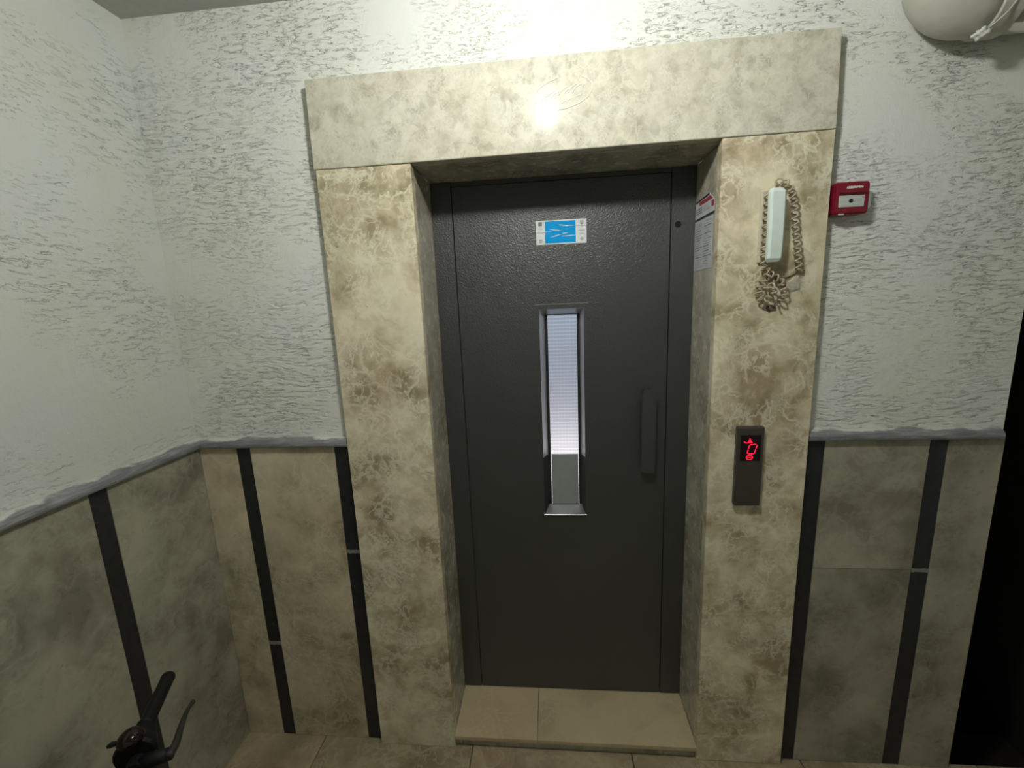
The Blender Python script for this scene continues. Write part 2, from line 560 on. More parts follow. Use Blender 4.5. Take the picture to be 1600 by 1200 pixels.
G = .0006
Z0 = .001
panel(wall_back, 'marble_panel', CX + WF + .001, -.6168, Z0, ZR - .002, 'marble_panel', WF, None, -.6115)
panel(wall_back, 'dark_strip', -.6162, -.5655, .432, ZR - .002, 'black', WF - .001, -.613, -.5625)
panel(wall_back, 'dark_strip', -.6115, -.561, Z0, .4195, 'black', WF - .0012, -.6105, -.5605)
panel(wall_back, 'marble_panel', -.565, -.2512, Z0, ZR - .002, 'marble_panel', WF, -.560, -.2525)
panel(wall_back, 'dark_strip', -.2506, -.1922, .826, ZR - .002, 'black', WF - .001, -.2510, -.1922)
panel(wall_back, 'dark_strip', -.2510, -.1922, Z0, .816, 'black', WF - .0012, -.2519, -.1922)
panel(wall_back, 'dark_strip', 1.3118, 1.3715, .002, ZR - .002, 'black', WF - .001, 1.3108, 1.3625)
panel(wall_back, 'marble_panel', 1.3721, 1.6795, .778, ZR - .002, 'marble_green', WF, 1.370, 1.6755)
panel(wall_back, 'marble_panel', 1.3698, 1.675, Z0, .7765, 'marble_green', WF - .0004, 1.3632, 1.6668)
panel(wall_back, 'dark_strip', 1.6803, 1.731, .779, ZR - .002, 'black', WF - .001, 1.6762, 1.7285)
panel(wall_back, 'dark_strip', 1.6756, 1.728, Z0, .769, 'black', WF - .0012, 1.6674, 1.7225)
panel(wall_back, 'marble_panel', 1.7318, XE - .003, Z0, ZR - .002, 'marble_green', WF, 1.7232, XE - .006)

rnd = random.Random(21)
for xa, xb, za, zb in ((-.6125, -.5615, .4192, .4323), (-.2508, -.1924, .8157, .8263), (1.6758, 1.7284, .7687, .7793)):
    bm = BM()
    n = 9
    lo_ = [(xa + (xb - xa) * k / n, za + rnd.uniform(-.0035, .0003)) for k in range(n + 1)]
    hi_ = [(xa + (xb - xa) * k / n, zb + rnd.uniform(-.0003, .0035)) for k in range(n, -1, -1)]
    prism(bm, lo_ + hi_, 'y', -.0005, -WF + .0006)
    obj('joint_filler', bm, 'filler', wall_back, label='pale smeared joint filler')

# left wall wainscot
def lpanel(name, y0, y1, mat, depth):
    bm = BM(); box(bm, CX + .0005, CX + depth, y0, y1, Z0, ZR - .002, .0011, 1)
    return obj(name, bm, mat, wall_left)
lpanel('marble_panel', -.3485, -.0005, 'marble_green', WF)
lpanel('dark_strip', -.399, -.3491, 'black', WF - .001)
lpanel('marble_panel', -.87, -.3996, 'marble_green', WF)
lpanel('dark_strip', -.92, -.8706, 'black', WF - .001)
lpanel('marble_panel', -1.45, -.9206, 'marble_green', WF)
lpanel('dark_strip', -1.50, -1.4506, 'black', WF - .001)
lpanel('marble_panel', -2.05, -1.5006, 'marble_green', WF)
lpanel('dark_strip', -2.10, -2.0506, 'black', WF - .001)
lpanel('marble_panel', REAR + .001, -2.1006, 'marble_green', WF)

# chair rails ----------------------------------------------------------------
PROF = [(.0005, 0), (.026, 0), (.0315, .003), (.033, .009), (.0325, .016), (.029, .023), (.021, .029), (.010, .032), (.0005, .0325)]
def rail(name, axis, a0, a1, base, label, n=40):
    bm = BM()
    rings = []
    rnd = random.Random(hash(name) % 1000 if False else len(name) + int(a0 * 100))
    for k in range(n + 1):
        a = a0 + (a1 - a0) * k / n
        jz = rnd.uniform(-.0006, .0006)
        ring = []
        for q, (dp, h) in enumerate(PROF):
            j = 0 if q in (0, len(PROF) - 1) else rnd.uniform(-.0004, .0004)
            hh = ZR + h + (jz if h > .02 else 0)
            co = (a, -dp + j, hh) if axis == 'x' else (base + dp + j, a, hh)
            ring.append(bm.verts.new(co))
        rings.append(ring)
    m = len(PROF)
    for A, B in zip(rings, rings[1:]):
        for q in range(m):
            bm.faces.new((A[q], A[(q + 1) % m], B[(q + 1) % m], B[q]))
    bm.faces.new(rings[0]); bm.faces.new(rings[-1])
    return tag(obj(name, bm, 'rail', smooth=False), label, kind='structure')
rail('trim_1', 'x', CX + .034, -.1945, 0, 'grey marble chair rail between the corner and the lift surround')
rail('trim_2', 'x', 1.3130, XE - .022, 0, 'grey marble chair rail right of the lift surround beside the dark stairwell')
rail('trim_3', 'y', REAR + .002, -.0005, CX, 'grey marble chair rail with smeared white paint along the side wall', 90)

# ================================================================== LIFT SURROUND
sur = empty('door_surround', ((OL + OR) / 2, -T, 0), 'cream and brown marble slab surround framing the lift door', 'door surround')
bm = BM()
prism(bm, [(-.1965, ZH + .0004), (1.3110, ZH + .009), (1.3045, 2.3735), (-.1935, 2.367)], 'y', -.0005, -T - .002)
bmesh.ops.bevel(bm, geom=list(bm.edges), offset=.0014, segments=2, affect='EDGES')
header = obj('header_slab', bm, 'marble_header', sur, label='pale cream marble header slab')
bm = BM(); box(bm, -.1910, OL, -T, -.0005, .0008, ZH - .0005, .0014, 2)
obj('pilaster_slab', bm, 'marble', sur)
bm = BM(); prism(bm, [(OR, .0008), (1.3090, .0008), (1.3110, ZH + .0075), (OR, ZH + .0055)], 'y', -.0005, -T)
bmesh.ops.bevel(bm, geom=list(bm.edges), offset=.0014, segments=2, affect='EDGES')
obj('pilaster_slab', bm, 'marble', sur)
# reveals: side slabs and soffit
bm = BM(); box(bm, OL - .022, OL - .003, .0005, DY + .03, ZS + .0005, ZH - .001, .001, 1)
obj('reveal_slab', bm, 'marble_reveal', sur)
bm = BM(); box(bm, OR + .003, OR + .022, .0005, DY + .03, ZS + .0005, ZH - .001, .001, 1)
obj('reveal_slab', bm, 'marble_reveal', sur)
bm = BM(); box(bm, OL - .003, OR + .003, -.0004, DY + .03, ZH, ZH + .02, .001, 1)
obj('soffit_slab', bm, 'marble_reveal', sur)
# sill
bm = BM(); box(bm, OL - .0025, .4258, -.037, DY + .02, ZS - .017, ZS, .0012, 1)
obj('sill_slab', bm, 'sill', sur)
bm = BM(); box(bm, .4272, OR + .0025, -.037, DY + .02, ZS - .017, ZS, .0012, 1)
obj('sill_slab', bm, 'sill', sur)
bm = BM(); box(bm, OL + .001, OR - .001, -.020, .05, .0005, ZS - .0175)
obj('sill_riser', bm, 'marble_reveal', sur)

# sandblasted oval emblem in the header, illegible lettering
bm = BM()
YE = -T - .0022
cx_, cz_ = .567, 2.272
def oval(k, a=.083, b=.041, tilt=.16):
    x, z = a * math.cos(k), b * math.sin(k)
    return (cx_ + x * math.cos(tilt) - z * math.sin(tilt), YE, cz_ + x * math.sin(tilt) + z * math.cos(tilt))
tube(bm, [oval(k) for k in [math.radians(a) for a in range(-105, 50, 5)]], .0016, 6)
tube(bm, [oval(k) for k in [math.radians(a) for a in range(95, 200, 5)]], .0016, 6)
rnd = random.Random(3)
for k in range(8):
    x0 = cx_ - .062 + k * .0125; z0 = cz_ - .018 + .0028 * k + rnd.uniform(-.004, .004)
    L = rnd.uniform(.018, .036)
    pts = spline([(x0, YE, z0), (x0 + L * .35, YE, z0 + L * .45), (x0 + L * .9, YE, z0 + L * .72)], 6)
    tube(bm, pts, rnd.uniform(.0011, .002), 6)
for k in range(3):
    x0 = cx_ - .01 + k * .018
    tube(bm, spline([(x0, YE, cz_ - .030 + k * .004), (x0 + .012, YE, cz_ - .022 + k * .005), (x0 + .026, YE, cz_ - .021 + k * .007)], 6), .0012, 6)
obj('emblem', bm, 'emblem', header, label='oval emblem sandblasted into the header, lettering illegible')

# ================================================================== LIFT DOOR
LX0, LX1, LZ0, LZ1 = .1815, .9305, ZS + .004, 2.098      # leaf
WO = (.475, .635, .866, 1.664)                          # window hole in the leaf face
bm = BM()
th = .052
box(bm, LX0, WO[0], DY, DY + th, LZ0, LZ1)
box(bm, WO[1], LX1, DY, DY + th, LZ0, LZ1)
box(bm, WO[0], WO[1], DY, DY + th, LZ0, WO[2])
box(bm, WO[0], WO[1], DY, DY + th, WO[3], LZ1)
door = obj('door_1', bm, 'door', origin=((LX0 + LX1) / 2, DY, LZ0))
tag(door, 'dark grey hammered metal lift door with narrow lit window', kind='structure')
bm = BM(); box(bm, OL - .0025, LX0 - .0035, DY - .0005, DY + .03, ZS + .0008, ZH - .0008, .0012, 1)
obj('frame_post', bm, 'door', door)
bm = BM(); box(bm, LX1 + .0035, OR + .0025, DY - .0005, DY + .03, ZS + .0008, ZH - .0008, .0012, 1)
post = obj('frame_post', bm, 'door', door)
bm = BM(); box(bm, LX0 - .0035, LX1 + .0035, DY + .006, DY + .03, LZ1 + .004, ZH - .0008)
obj('frame_head', bm, 'door', door)
bm = BM()
box(bm, LX0 - .0036, LX0 - .0002, DY + .012, DY + .03, ZS + .001, LZ1 + .004)
box(bm, LX1 + .0002, LX1 + .0036, DY + .012, DY + .03, ZS + .001, LZ1 + .004)
box(bm, LX0 - .0036, LX1 + .0036, DY + .031, DY + .05, LZ1 + .0002, ZH - .001)
obj('door_seal', bm, 'gasket', door)
bm = BM(); lathe(bm, [(.0, 0), (.0105, 0), (.0105, .0012), (0, .0012)], (.956, DY - .0018, 1.932), 'y', 20)
obj('key_hole', bm, 'hole', post, label='round black key hole')
# window: flange, splayed steel lining, gasket, pane, lower sheet
bm = BM()
fl = (.4615, .6515, .858, 1.6805)
o1, _ = ring_frame(bm, fl, WO, DY - .0025, DY - .0025)
ring_frame(bm, fl, fl, DY - .0025, DY + .0002)
wf = obj('window_frame', bm, 'door', door)
bm = BM(); box(bm, fl[0], fl[1], DY - .0032, DY - .0001, fl[3], fl[3] + .0028)
obj('top_edge', bm, 'steel', wf, label='bright worn top edge')
bm = BM()
IN = (.4935, .6225, .889, 1.644)
ZSP = 1.1                                               # black colour below here stands in for the lining's unlit part
def quad(*p): bm.faces.new([bm.verts.new(c) for c in p])
ya, yb_ = DY - .0025, DY + .042
quad((WO[0], ya, ZSP), (IN[0], yb_, ZSP), (IN[0], yb_, IN[3]), (WO[0], ya, WO[3]))
quad((WO[1], ya, ZSP), (IN[1], yb_, ZSP), (IN[1], yb_, IN[3]), (WO[1], ya, WO[3]))
quad((WO[0], ya, WO[3]), (IN[0], yb_, IN[3]), (IN[1], yb_, IN[3]), (WO[1], ya, WO[3]))
obj('lining', bm, 'lining', wf, label='splayed pale grey lining')
bm = BM()
quad((WO[0], ya, ZSP), (IN[0], yb_, ZSP), (IN[0], yb_, IN[2]), (WO[0], ya, WO[2]))
quad((WO[1], ya, ZSP), (IN[1], yb_, ZSP), (IN[1], yb_, IN[2]), (WO[1], ya, WO[2]))
obj('lower_lining', bm, 'gasket', wf, label='black painted foot of the window lining')
bm = BM()
quad((WO[0], ya, WO[2]), (IN[0], yb_, IN[2]), (IN[1], yb_, IN[2]), (WO[1], ya, WO[2]))
obj('window_sill', bm, 'steel', wf, label='sloping steel window sill')
bm = BM()
PN = (.504, .6125, .889, 1.641)
ring_frame(bm, IN, PN, DY + .042, DY + .044)
obj('gasket', bm, 'gasket', wf)
bm = BM(); box(bm, IN[0], IN[1], DY + .0445, DY + .0495, IN[2] - .004, IN[3] + .004)
pane = obj('glass_pane', bm, 'glass', door, label='frosted wired glass pane glowing with cabin light')
bm = BM(); box(bm, PN[0] + .0022, PN[1] - .0022, DY + .039, DY + .0435, PN[2] + .0005, 1.0995, .0006, 1)
obj('lower_sheet', bm, 'grey_sheet', door, label='grey sheet covering the foot of the window')
bm = BM(); box(bm, WO[0] - .004, WO[1] + .004, DY - .0065, DY - .0026, WO[2] - .0035, WO[2] + .0005, .0008, 1)
obj('window_ledge', bm, 'steel', wf, label='bright steel lip at the window foot')
# pull handle
hd = BM()
prism(hd, [(.8365, 1.058), (.846, 1.046), (.880, 1.046), (.8895, 1.058), (.8895, 1.352), (.880, 1.364), (.846, 1.364), (.8365, 1.352)], 'y', .152, .166)
bmesh.ops.bevel(hd, geom=list(hd.edges), offset=.003, segments=2, affect='EDGES')
handle = obj('handle', hd, 'door', door, label='dark grey flat pull handle')
for z in (1.075, 1.335):
    bm = BM(); box(bm, .850, .876, .1665, DY - .0003, z - .014, z + .014, .002, 1)
    obj('handle_post', bm, 'door', handle)

# lift cabin behind the pane
car = empty('lift_cabin', (.557, .75, .0), 'white lift cabin glowing behind the frosted door window', 'lift cabin')
bm = BM(); box(bm, .12, 1.0, 1.20, 1.22, .02, 2.3); obj('rear_panel', bm, 'car_wall', car)
bm = BM(); box(bm, .10, .12, .27, 1.22, .02, 2.3); obj('side_panel', bm, 'car_wall', car)
bm = BM(); box(bm, 1.0, 1.02, .27, 1.22, .02, 2.3); obj('side_panel', bm, 'car_wall', car)
bm = BM(); box(bm, .10, 1.02, .27, 1.22, 2.3, 2.32); obj('roof_panel', bm, 'car_wall', car)
bm = BM(); box(bm, .10, 1.02, .27, 1.22, .0, .02); obj('floor_panel', bm, 'car_wall', car)
bm = BM(); box(bm, .26, .86, .5, 1.0, 2.285, 2.2995, .003, 1)
obj('ceiling_light', bm, emit('cabin_tube_light', (.78, .88, 1.0), 5.0), car)
bm = BM(); box(bm, .47, .65, .44, .46, .95, 1.13, .004, 1)
obj('button_light', bm, emit('cabin_warm_light', (1.0, .87, .80), 8.6), car)  # unseen glowing panel added to brighten and warm the lower pane

# warning sticker on the door
sk = empty('door_sticker', (.5605, DY - .001, 1.888), 'blue and white creased film sticker on the dark lift door', 'sticker')
YS = DY - .0006
def flat(name, x0, x1, z0, z1, y, mat, parent, tilt=-.002, th_=.0005):
    bm = BM()
    prism(bm, [(x0, z0), (x1, z0 + tilt * (x1 - x0)), (x1, z1 + tilt * (x1 - x0)), (x0, z1)], 'y', y, y - th_)
    return obj(name, bm, mat, parent)
flat('backing', .4727, .6482, 1.8885, 1.9690, YS, 'film', sk)
YS2 = YS - .0006
flat('blue_field', .5042, .6108, 1.8925, 1.9655, YS2, 'blue', sk)
flat('icon', .4815, .4945, 1.9515, 1.9645, YS2, 'ink', sk)
for k in range(4): flat('print_line', .479 + .001 * (k % 2), .4965, 1.9455 - k * .0052, 1.9468 - k * .0052, YS2, 'ink_soft', sk)
flat('icon', .4825, .4945, 1.8945, 1.9065, YS2, 'ink_soft', sk)
flat('icon', .6255, .6385, 1.9515, 1.9640, YS2, 'ink_soft', sk)
bm = BM(); prism(bm, [(.628, 1.9545), (.632, 1.948), (.636, 1.9545)], 'y', YS2 - .0006, YS2 - .001); obj('icon', bm, 'ink', sk)
flat('print_line', .6265, .6375, 1.9405, 1.9435, YS2, 'ink_soft', sk)
flat('print_line', .621, .643, 1.9300, 1.9325, YS2, 'ink_soft', sk)
flat('print_line', .623, .641, 1.9195, 1.9215, YS2, 'ink_soft', sk)
bm = BM(); lathe(bm, [(0, 0), (.0062, 0), (.0062, .0005), (0, .0005)], (.632, YS2 - .0005, 1.902), 'y', 16); obj('icon', bm, 'ink_soft', sk)
# raised creases in the film, coloured white for their glint
cre = [((.551, 1.9525), (.571, 1.9505)), ((.565, 1.9480), (.605, 1.9486)), ((.607, 1.9475), (.647, 1.9460)), ((.4745, 1.9285), (.529, 1.9315)),
       ((.5195, 1.9388), (.566, 1.9320)), ((.5225, 1.9115), (.566, 1.9220)), ((.563, 1.9225), (.585, 1.9245)), ((.561, 1.9140), (.617, 1.9155))]
for (xa, za), (xb, zb) in cre:
    bm = BM()
    pts = [(xa + (xb - xa) * k / 6, YS2 - .0006, za + (zb - za) * k / 6 + .0004 * math.sin(k * 2.1)) for k in range(7)]
    tube(bm, pts, [.0003, .0010, .0015, .0016, .0014, .0010, .0003], 8)
    obj('crease', bm, 'film', sk, smooth=True)

# ================================================================== NOTICE ON THE REVEAL
XN = OR + .0024
nt_ = empty('notice_sheet', (XN, .1, 1.772), 'white printed notice sheet on the side of the lift opening', 'notice')
def rev(name, pts, off, mat, parent):
    bm = BM(); prism(bm, pts, 'x', XN - off, XN - off - .0005)
    return obj(name, bm, mat, parent)
rev('sheet', [(.021, 1.7745), (.1885, 1.7725), (.1885, 1.9325), (.021, 1.9290)], 0, 'paper', nt_)
rnd = random.Random(5)
for k in range(19):
    z = 1.9215 - k * .0077
    for (ya, yb) in ((.108, .180), (.030, .098)):
        L = rnd.uniform(.55, 1.0)
        hgt = .0045 if (k in (1, 2) and ya > .1) else .0022
        rev('text_line', [(yb - (yb - ya) * L, z), (yb, z), (yb, z + hgt), (yb - (yb - ya) * L, z + hgt)], .0007, 'ink' if rnd.random() < .35 else 'ink_soft', nt_)
nc_ = empty('notice_card', (XN, .1, 1.934), 'notice card with red heading and navy edge above a printed sheet', 'notice')
rev('card', [(.0125, 1.9395), (.1885, 1.9395), (.1885, 1.9950), (.060, 2.0010), (.0125, 1.9740)], 0, 'paper', nc_)
rev('border', [(.0125, 1.9350), (.1885, 1.9350), (.1885, 1.9400), (.0125, 1.9400)], .0007, 'ink_navy', nc_)
rev('heading', [(.030, 1.9790), (.150, 1.9790), (.150, 1.9900), (.048, 1.9910)], .0007, 'ink_red', nc_)
rev('border', [(.060, 1.9945), (.1885, 1.9905), (.1885, 1.9950), (.060, 2.0010)], .0007, 'ink_navy', nc_)
rev('stamp', [(.016, 1.9560), (.038, 1.9560), (.038, 1.9745), (.016, 1.9720)], .0007, 'ink_red', nc_)
rev('picture', [(.052, 1.9560), (.110, 1.9560), (.110, 1.9740), (.052, 1.9740)], .0007, 'ink_soft', nc_)
for k in range(3):
    rev('text_line', [(.122, 1.9540 + k * .007), (.180, 1.9540 + k * .007), (.180, 1.9570 + k * .007), (.122, 1.9570 + k * .007)], .0007, 'ink', nc_)

# ================================================================== CALL PANEL WITH RED FLOOR DISPLAY
cp = empty('call_panel', (1.1275, -T, 1.0205), 'dark bronze call panel with glowing red floor display', 'call panel')
bm = BM()
box(bm, 1.0865, 1.1685, -T - .022, -T - .0005, 1.0205, 1.2835, .006, 3)
body = obj('body', bm, 'bronze', cp)
YP = -T - .0222
bm = BM(); box(bm, 1.0975, 1.1575, YP - .0012, YP + .001, 1.1735, 1.2580, .0008, 1)
scr = obj('display', bm, 'screen', cp, label='dark display window')
YL = YP - .0014
def led(name, polys):
    bm = BM()
    for p in polys: prism(bm, p, 'y', YL, YL - .0005)
    return obj(name, bm, 'led', scr)
def seg(xa, za, xb, zb, wd):
    d = Vector((xb - xa, zb - za)); n = Vector((-d.y, d.x)).normalized() * wd * .5; e = d.normalized() * wd * .35
    return [(xa - n.x - e.x * 0, za - n.y), (xb - n.x, zb - n.y), (xb + e.x, zb + e.y), (xb + n.x, zb + n.y), (xa + n.x, za + n.y), (xa - e.x, za - e.y)]
# pixel (1150+u/24, 675+v/24) measured on the display -> metres
def dp(u, v): return (1.0975 + (u - 190) / 630 * .060, 1.2580 - (v - 100) / 970 * .0845)
tri = [dp(465, 205), dp(560, 390), dp(380, 400)]
led('arrow', [tri, [dp(262, 345), dp(300, 335), dp(395, 385), dp(360, 415)]]).__setitem__('label', 'red up arrow')
def S(a, b, wd=.0030): return seg(*dp(*a), *dp(*b), wd)
led('digit', [S((480, 455), (665, 440)), S((700, 470), (670, 590)), S((660, 640), (625, 770)), S((455, 480), (435, 590)), S((425, 640), (400, 770)), S((430, 790), (600, 790))]).__setitem__('label', 'red digit zero')
ringp = []
n = 22
for k in range(n):
    a0, a1 = 2 * math.pi * k / n, 2 * math.pi * (k + 1) / n
    ringp.append([dp(480 + r * math.cos(a), 930 + r * .88 * math.sin(a)) for r, a in ((112, a0), (112, a1), (78, a1), (78, a0))])
led('ring_symbol', ringp + [S((435, 925), (525, 925), .0022)]).__setitem__('label', 'red ring with a bar')

# ================================================================== FIRE ALARM CALL POINT
AX0, AX1, AZ0, AZ1, AB = 1.3185, 1.4120, 1.8985, 1.9850, .040
al = empty('fire_alarm_box', ((AX0 + AX1) / 2, 0, AZ0), 'red fire alarm call point with grey label beside the marble surround', 'fire alarm')
bm = BM()
r_ = .012
def rrect(x0, x1, z0, z1, r, n=4, skip=()):
    pts = []
    for cx, cz, a in ((x1 - r, z0 + r, -90), (x1 - r, z1 - r, 0), (x0 + r, z1 - r, 90), (x0 + r, z0 + r, 180)):
        for k in range(n + 1):
            t = math.radians(a + 90 * k / n); pts.append((cx + r * math.cos(t), cz + r * math.sin(t)))
    return pts
prism(bm, rrect(AX0, AX1, AZ0, AZ1, .009), 'y', -.0005, -AB)
fe = [e for e in bm.edges if all(abs(v.co.y + AB) < 1e-6 for v in e.verts)]
bmesh.ops.bevel(bm, geom=fe, offset=.004, segments=2, affect='EDGES')
ab = obj('body', bm, 'red', al)
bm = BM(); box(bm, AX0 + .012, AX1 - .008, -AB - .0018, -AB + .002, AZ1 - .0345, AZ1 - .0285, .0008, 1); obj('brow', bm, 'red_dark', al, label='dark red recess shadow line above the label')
bm = BM(); box(bm, AX0 + .013, AX1 - .0135, -AB - .0012, -AB + .001, AZ0 + .0190, AZ0 + .0500, .0006, 1); lab = obj('label_plate', bm, 'label_grey', al)
bm = BM(); lathe(bm, [(0, 0), (.0055, 0), (.0055, .0006), (0, .0006)], (AX0 + .0445, -AB - .0020, AZ0 + .0355), 'y', 18); obj('dot', bm, 'ink_black', lab)
bm = BM()
for x0, x1, z0 in ((.018, .033, .046), (.042, .074, .0465), (.018, .034, .033), (.054, .076, .0375), (.052, .070, .0335), (.022, .045, .0225), (.048, .068, .0235)):
    box(bm, AX0 + x0, AX0 + x1, -AB - .0018, -AB - .0013, AZ0 + z0, AZ0 + z0 + .0016)
obj('print', bm, 'ink_soft', lab)
# worn white lettering strip
bm = BM()
rnd = random.Random(9)
x = AX0 + .0315
while x < AX0 + .071:
    wv = rnd.uniform(.0025, .0042); h0 = rnd.uniform(.0, .0018); h1 = rnd.uniform(.0055, .0075)
    box(bm, x, x + wv, -AB - .0008, -AB - .0003, AZ1 - .0185 + h0, AZ1 - .0185 + h1); x += wv + .0009
obj('worn_lettering', bm, 'label_white', al, label='worn white lettering, illegible')
bm = BM(); box(bm, AX0 + .016, AX0 + .030, -AB - .001, -AB + .004, AZ0 - .0012, AZ0 + .0022, .0006, 1); obj('clip', bm, 'label_white', al, label='white clip at the lower edge')
bm = BM(); prism(bm, [(AX1 + .0003, AZ0 + .012), (AX1 + .007, AZ0 + .018), (AX1 + .007, AZ0 + .056), (AX1 + .0003, AZ0 + .060)], 'y', -AB + .004, -AB + .008); obj('clear_cover', bm, 'clear', al, label='clear plastic cover tab')

# ================================================================== INTERCOM HANDSET
ic = empty('intercom_handset', (1.152, -T, 1.77), 'mint white intercom handset with tan coiled cord on brown marble', 'intercom')
bm = BM(); box(bm, 1.1205, 1.1800, -T - .011, -T - .0005, 1.7760, 1.9760, .004, 2)
obj('base_plate', bm, 'beige_plastic', ic, label='cream wall plate')
# handset: bowed body with thicker ear and mouth ends
bm = BM()
n = 20
rings = []
for k in range(n + 1):
    t = k / n; z = 1.7755 + t * .1985
    e = min(t, 1 - t)
    end = 1 - min(1, e / .05)
    wd = .0218 * math.sqrt(max(0.0, 1 - .45 * end * end)) * (1 - .06 * (1 - t))
    yf = -T - .0500 + .004 * (2 * t - 1) ** 2 + .005 * end * end
    yb = yf + .0165 - .004 * end
    cxh = 1.1515 + .0006 * (1 - 2 * t)
    cr = .006
    poly = [(cxh - wd + cr, yf), (cxh - wd, yf + cr), (cxh - wd, yb), (cxh + wd, yb), (cxh + wd, yf + cr), (cxh + wd - cr, yf)]
    rings.append([bm.verts.new((px, py, z)) for px, py in poly])
for A, B in zip(rings, rings[1:]):
    for q in range(6):
        bm.faces.new((A[q], A[(q + 1) % 6], B[(q + 1) % 6], B[q]))
bm.faces.new(rings[0]); bm.faces.new(rings[-1])
hs = obj('handset', bm, 'white_plastic', ic)
for z in (1.806, 1.944):
    bm = BM(); box(bm, 1.1400, 1.1600, -T - .0315, -T - .0112, z - .014, z + .014, .003, 1); obj('handset_cradle', bm, 'beige_plastic', ic)

def coil(path, r, pitch, wire, n_per=10, phase=0.0):
    """helix wound round a path"""
    L = [0.0]
    for a, b in zip(path, path[1:]): L.append(L[-1] + (b - a).length)
    turns = L[-1] / pitch
    tot = int(turns * n_per)
    pts = []; up = None; j = 0
    for k in range(tot + 1):
        s = L[-1] * k / tot
        while j < len(L) - 2 and L[j + 1] < s: j += 1
        f = (s - L[j]) / max(1e-9, L[j + 1] - L[j])
        p = path[j].lerp(path[j + 1], min(1, max(0, f)))
        t = (path[j + 1] - path[j]).normalized()
        if up is None: up = Vector((0, -1, 0))
        up = (up - t * up.dot(t)).normalized()
        sd = t.cross(up)
        a = 2 * math.pi * s / pitch + phase
        pts.append(p + (up * math.cos(a) + sd * math.sin(a)) * r)
    bm = BM(); tube(bm, pts, wire, 6)
    return bm
yc = -T - .0135
# right run: over the top and down beside the handset
ctrl = [(1.148, yc - .010, 1.9905), (1.168, yc - .004, 1.994), (1.189, yc, 1.985), (1.205, yc, 1.955), (1.2115, yc, 1.915), (1.2165, yc, 1.87), (1.225, yc, 1.82), (1.231, yc, 1.775), (1.236, yc, 1.748)]
obj('coiled_cord', coil(spline(ctrl, 120), .0082, .0195, .0025, 14), 'cord', ic, smooth=True)
# left run on the wall plate
ctrl = [(1.1310, yc - .010, 1.960), (1.1305, yc - .010, 1.90), (1.1300, yc - .010, 1.84), (1.1300, yc - .010, 1.79), (1.1350, yc - .006, 1.764)]
obj('coiled_cord', coil(spline(ctrl, 90), .0070, .0200, .0024, 14), 'cord', ic, smooth=True)
# tangle hanging below
ctrl = [(1.1350, yc - .004, 1.763), (1.150, yc - .002, 1.748), (1.163, yc, 1.738), (1.186, yc, 1.722), (1.199, yc, 1.695), (1.194, yc, 1.665), (1.180, yc, 1.655)]
obj('coiled_cord', coil(spline(ctrl, 90), .0092, .0185, .0026, 14, phase=1.0), 'cord', ic, smooth=True)
ctrl = [(1.160, yc - .004, 1.741), (1.142, yc - .004, 1.732), (1.130, yc - .002, 1.708), (1.128, yc - .002, 1.684), (1.141, yc - .004, 1.666), (1.160, yc - .006, 1.680), (1.164, yc - .010, 1.700), (1.150, yc - .013, 1.709), (1.141, yc - .012, 1.697)]
obj('coiled_cord', coil(spline(ctrl, 120), .0092, .0170, .0026, 14, phase=2.0), 'cord', ic, smooth=True)
bm = BM()
tube(bm, spline([(1.170, -T - .004, 1.742), (1.188, -T - .004, 1.734), (1.210, -T - .003, 1.733), (1.234, -T - .003, 1.744)], 20), .0013, 6)
tube(bm, spline([(1.168, -T - .004, 1.741), (1.186, -T - .004, 1.722), (1.207, -T - .003, 1.706)], 16), .0015, 6)
tube(bm, spline([(1.206, -T - .003, 1.732), (1.205, -T - .003, 1.722), (1.209, -T - .003, 1.708)], 10), .0013, 6)
obj('thin_wire', bm, 'wire', ic)
def patch(cx, cz, rx, rz, y, seed, thick=.003):
    rnd = random.Random(seed); n = 18
    bm = BM()
    rim = []; 
    mid = []
    top = bm.verts.new((cx, y - thick, cz))
    for k in range(n):
        a = 2 * math.pi * k / n; q = rnd.uniform(.7, 1.15)
        rim.append(bm.verts.new((cx + rx * q * math.cos(a), y, cz + rz * q * math.sin(a))))
        mid.append(bm.verts.new((cx + rx * q * .72 * math.cos(a), y - thick * rnd.uniform(.6, 1.1), cz + rz * q * .72 * math.sin(a))))
    for k in range(n):
        j = (k + 1) % n
        bm.faces.new((rim[k], rim[j], mid[j], mid[k])); bm.faces.new((mid[k], mid[j], top))
    bm.faces.new(rim)
    return bm
o = obj('filler_patch', patch(1.232, 1.712, .021, .024, -T - .0002, 4), 'marble_reveal')
tag(o, 'rough filler patch on marble beside the tangled cord', 'filler patch')
o = obj('filler_patch', patch(1.167, 1.644, .024, .011, -T - .0002, 8), 'stain')
tag(o, 'dark brown grime lump on marble under the tangled cord', 'filler patch')

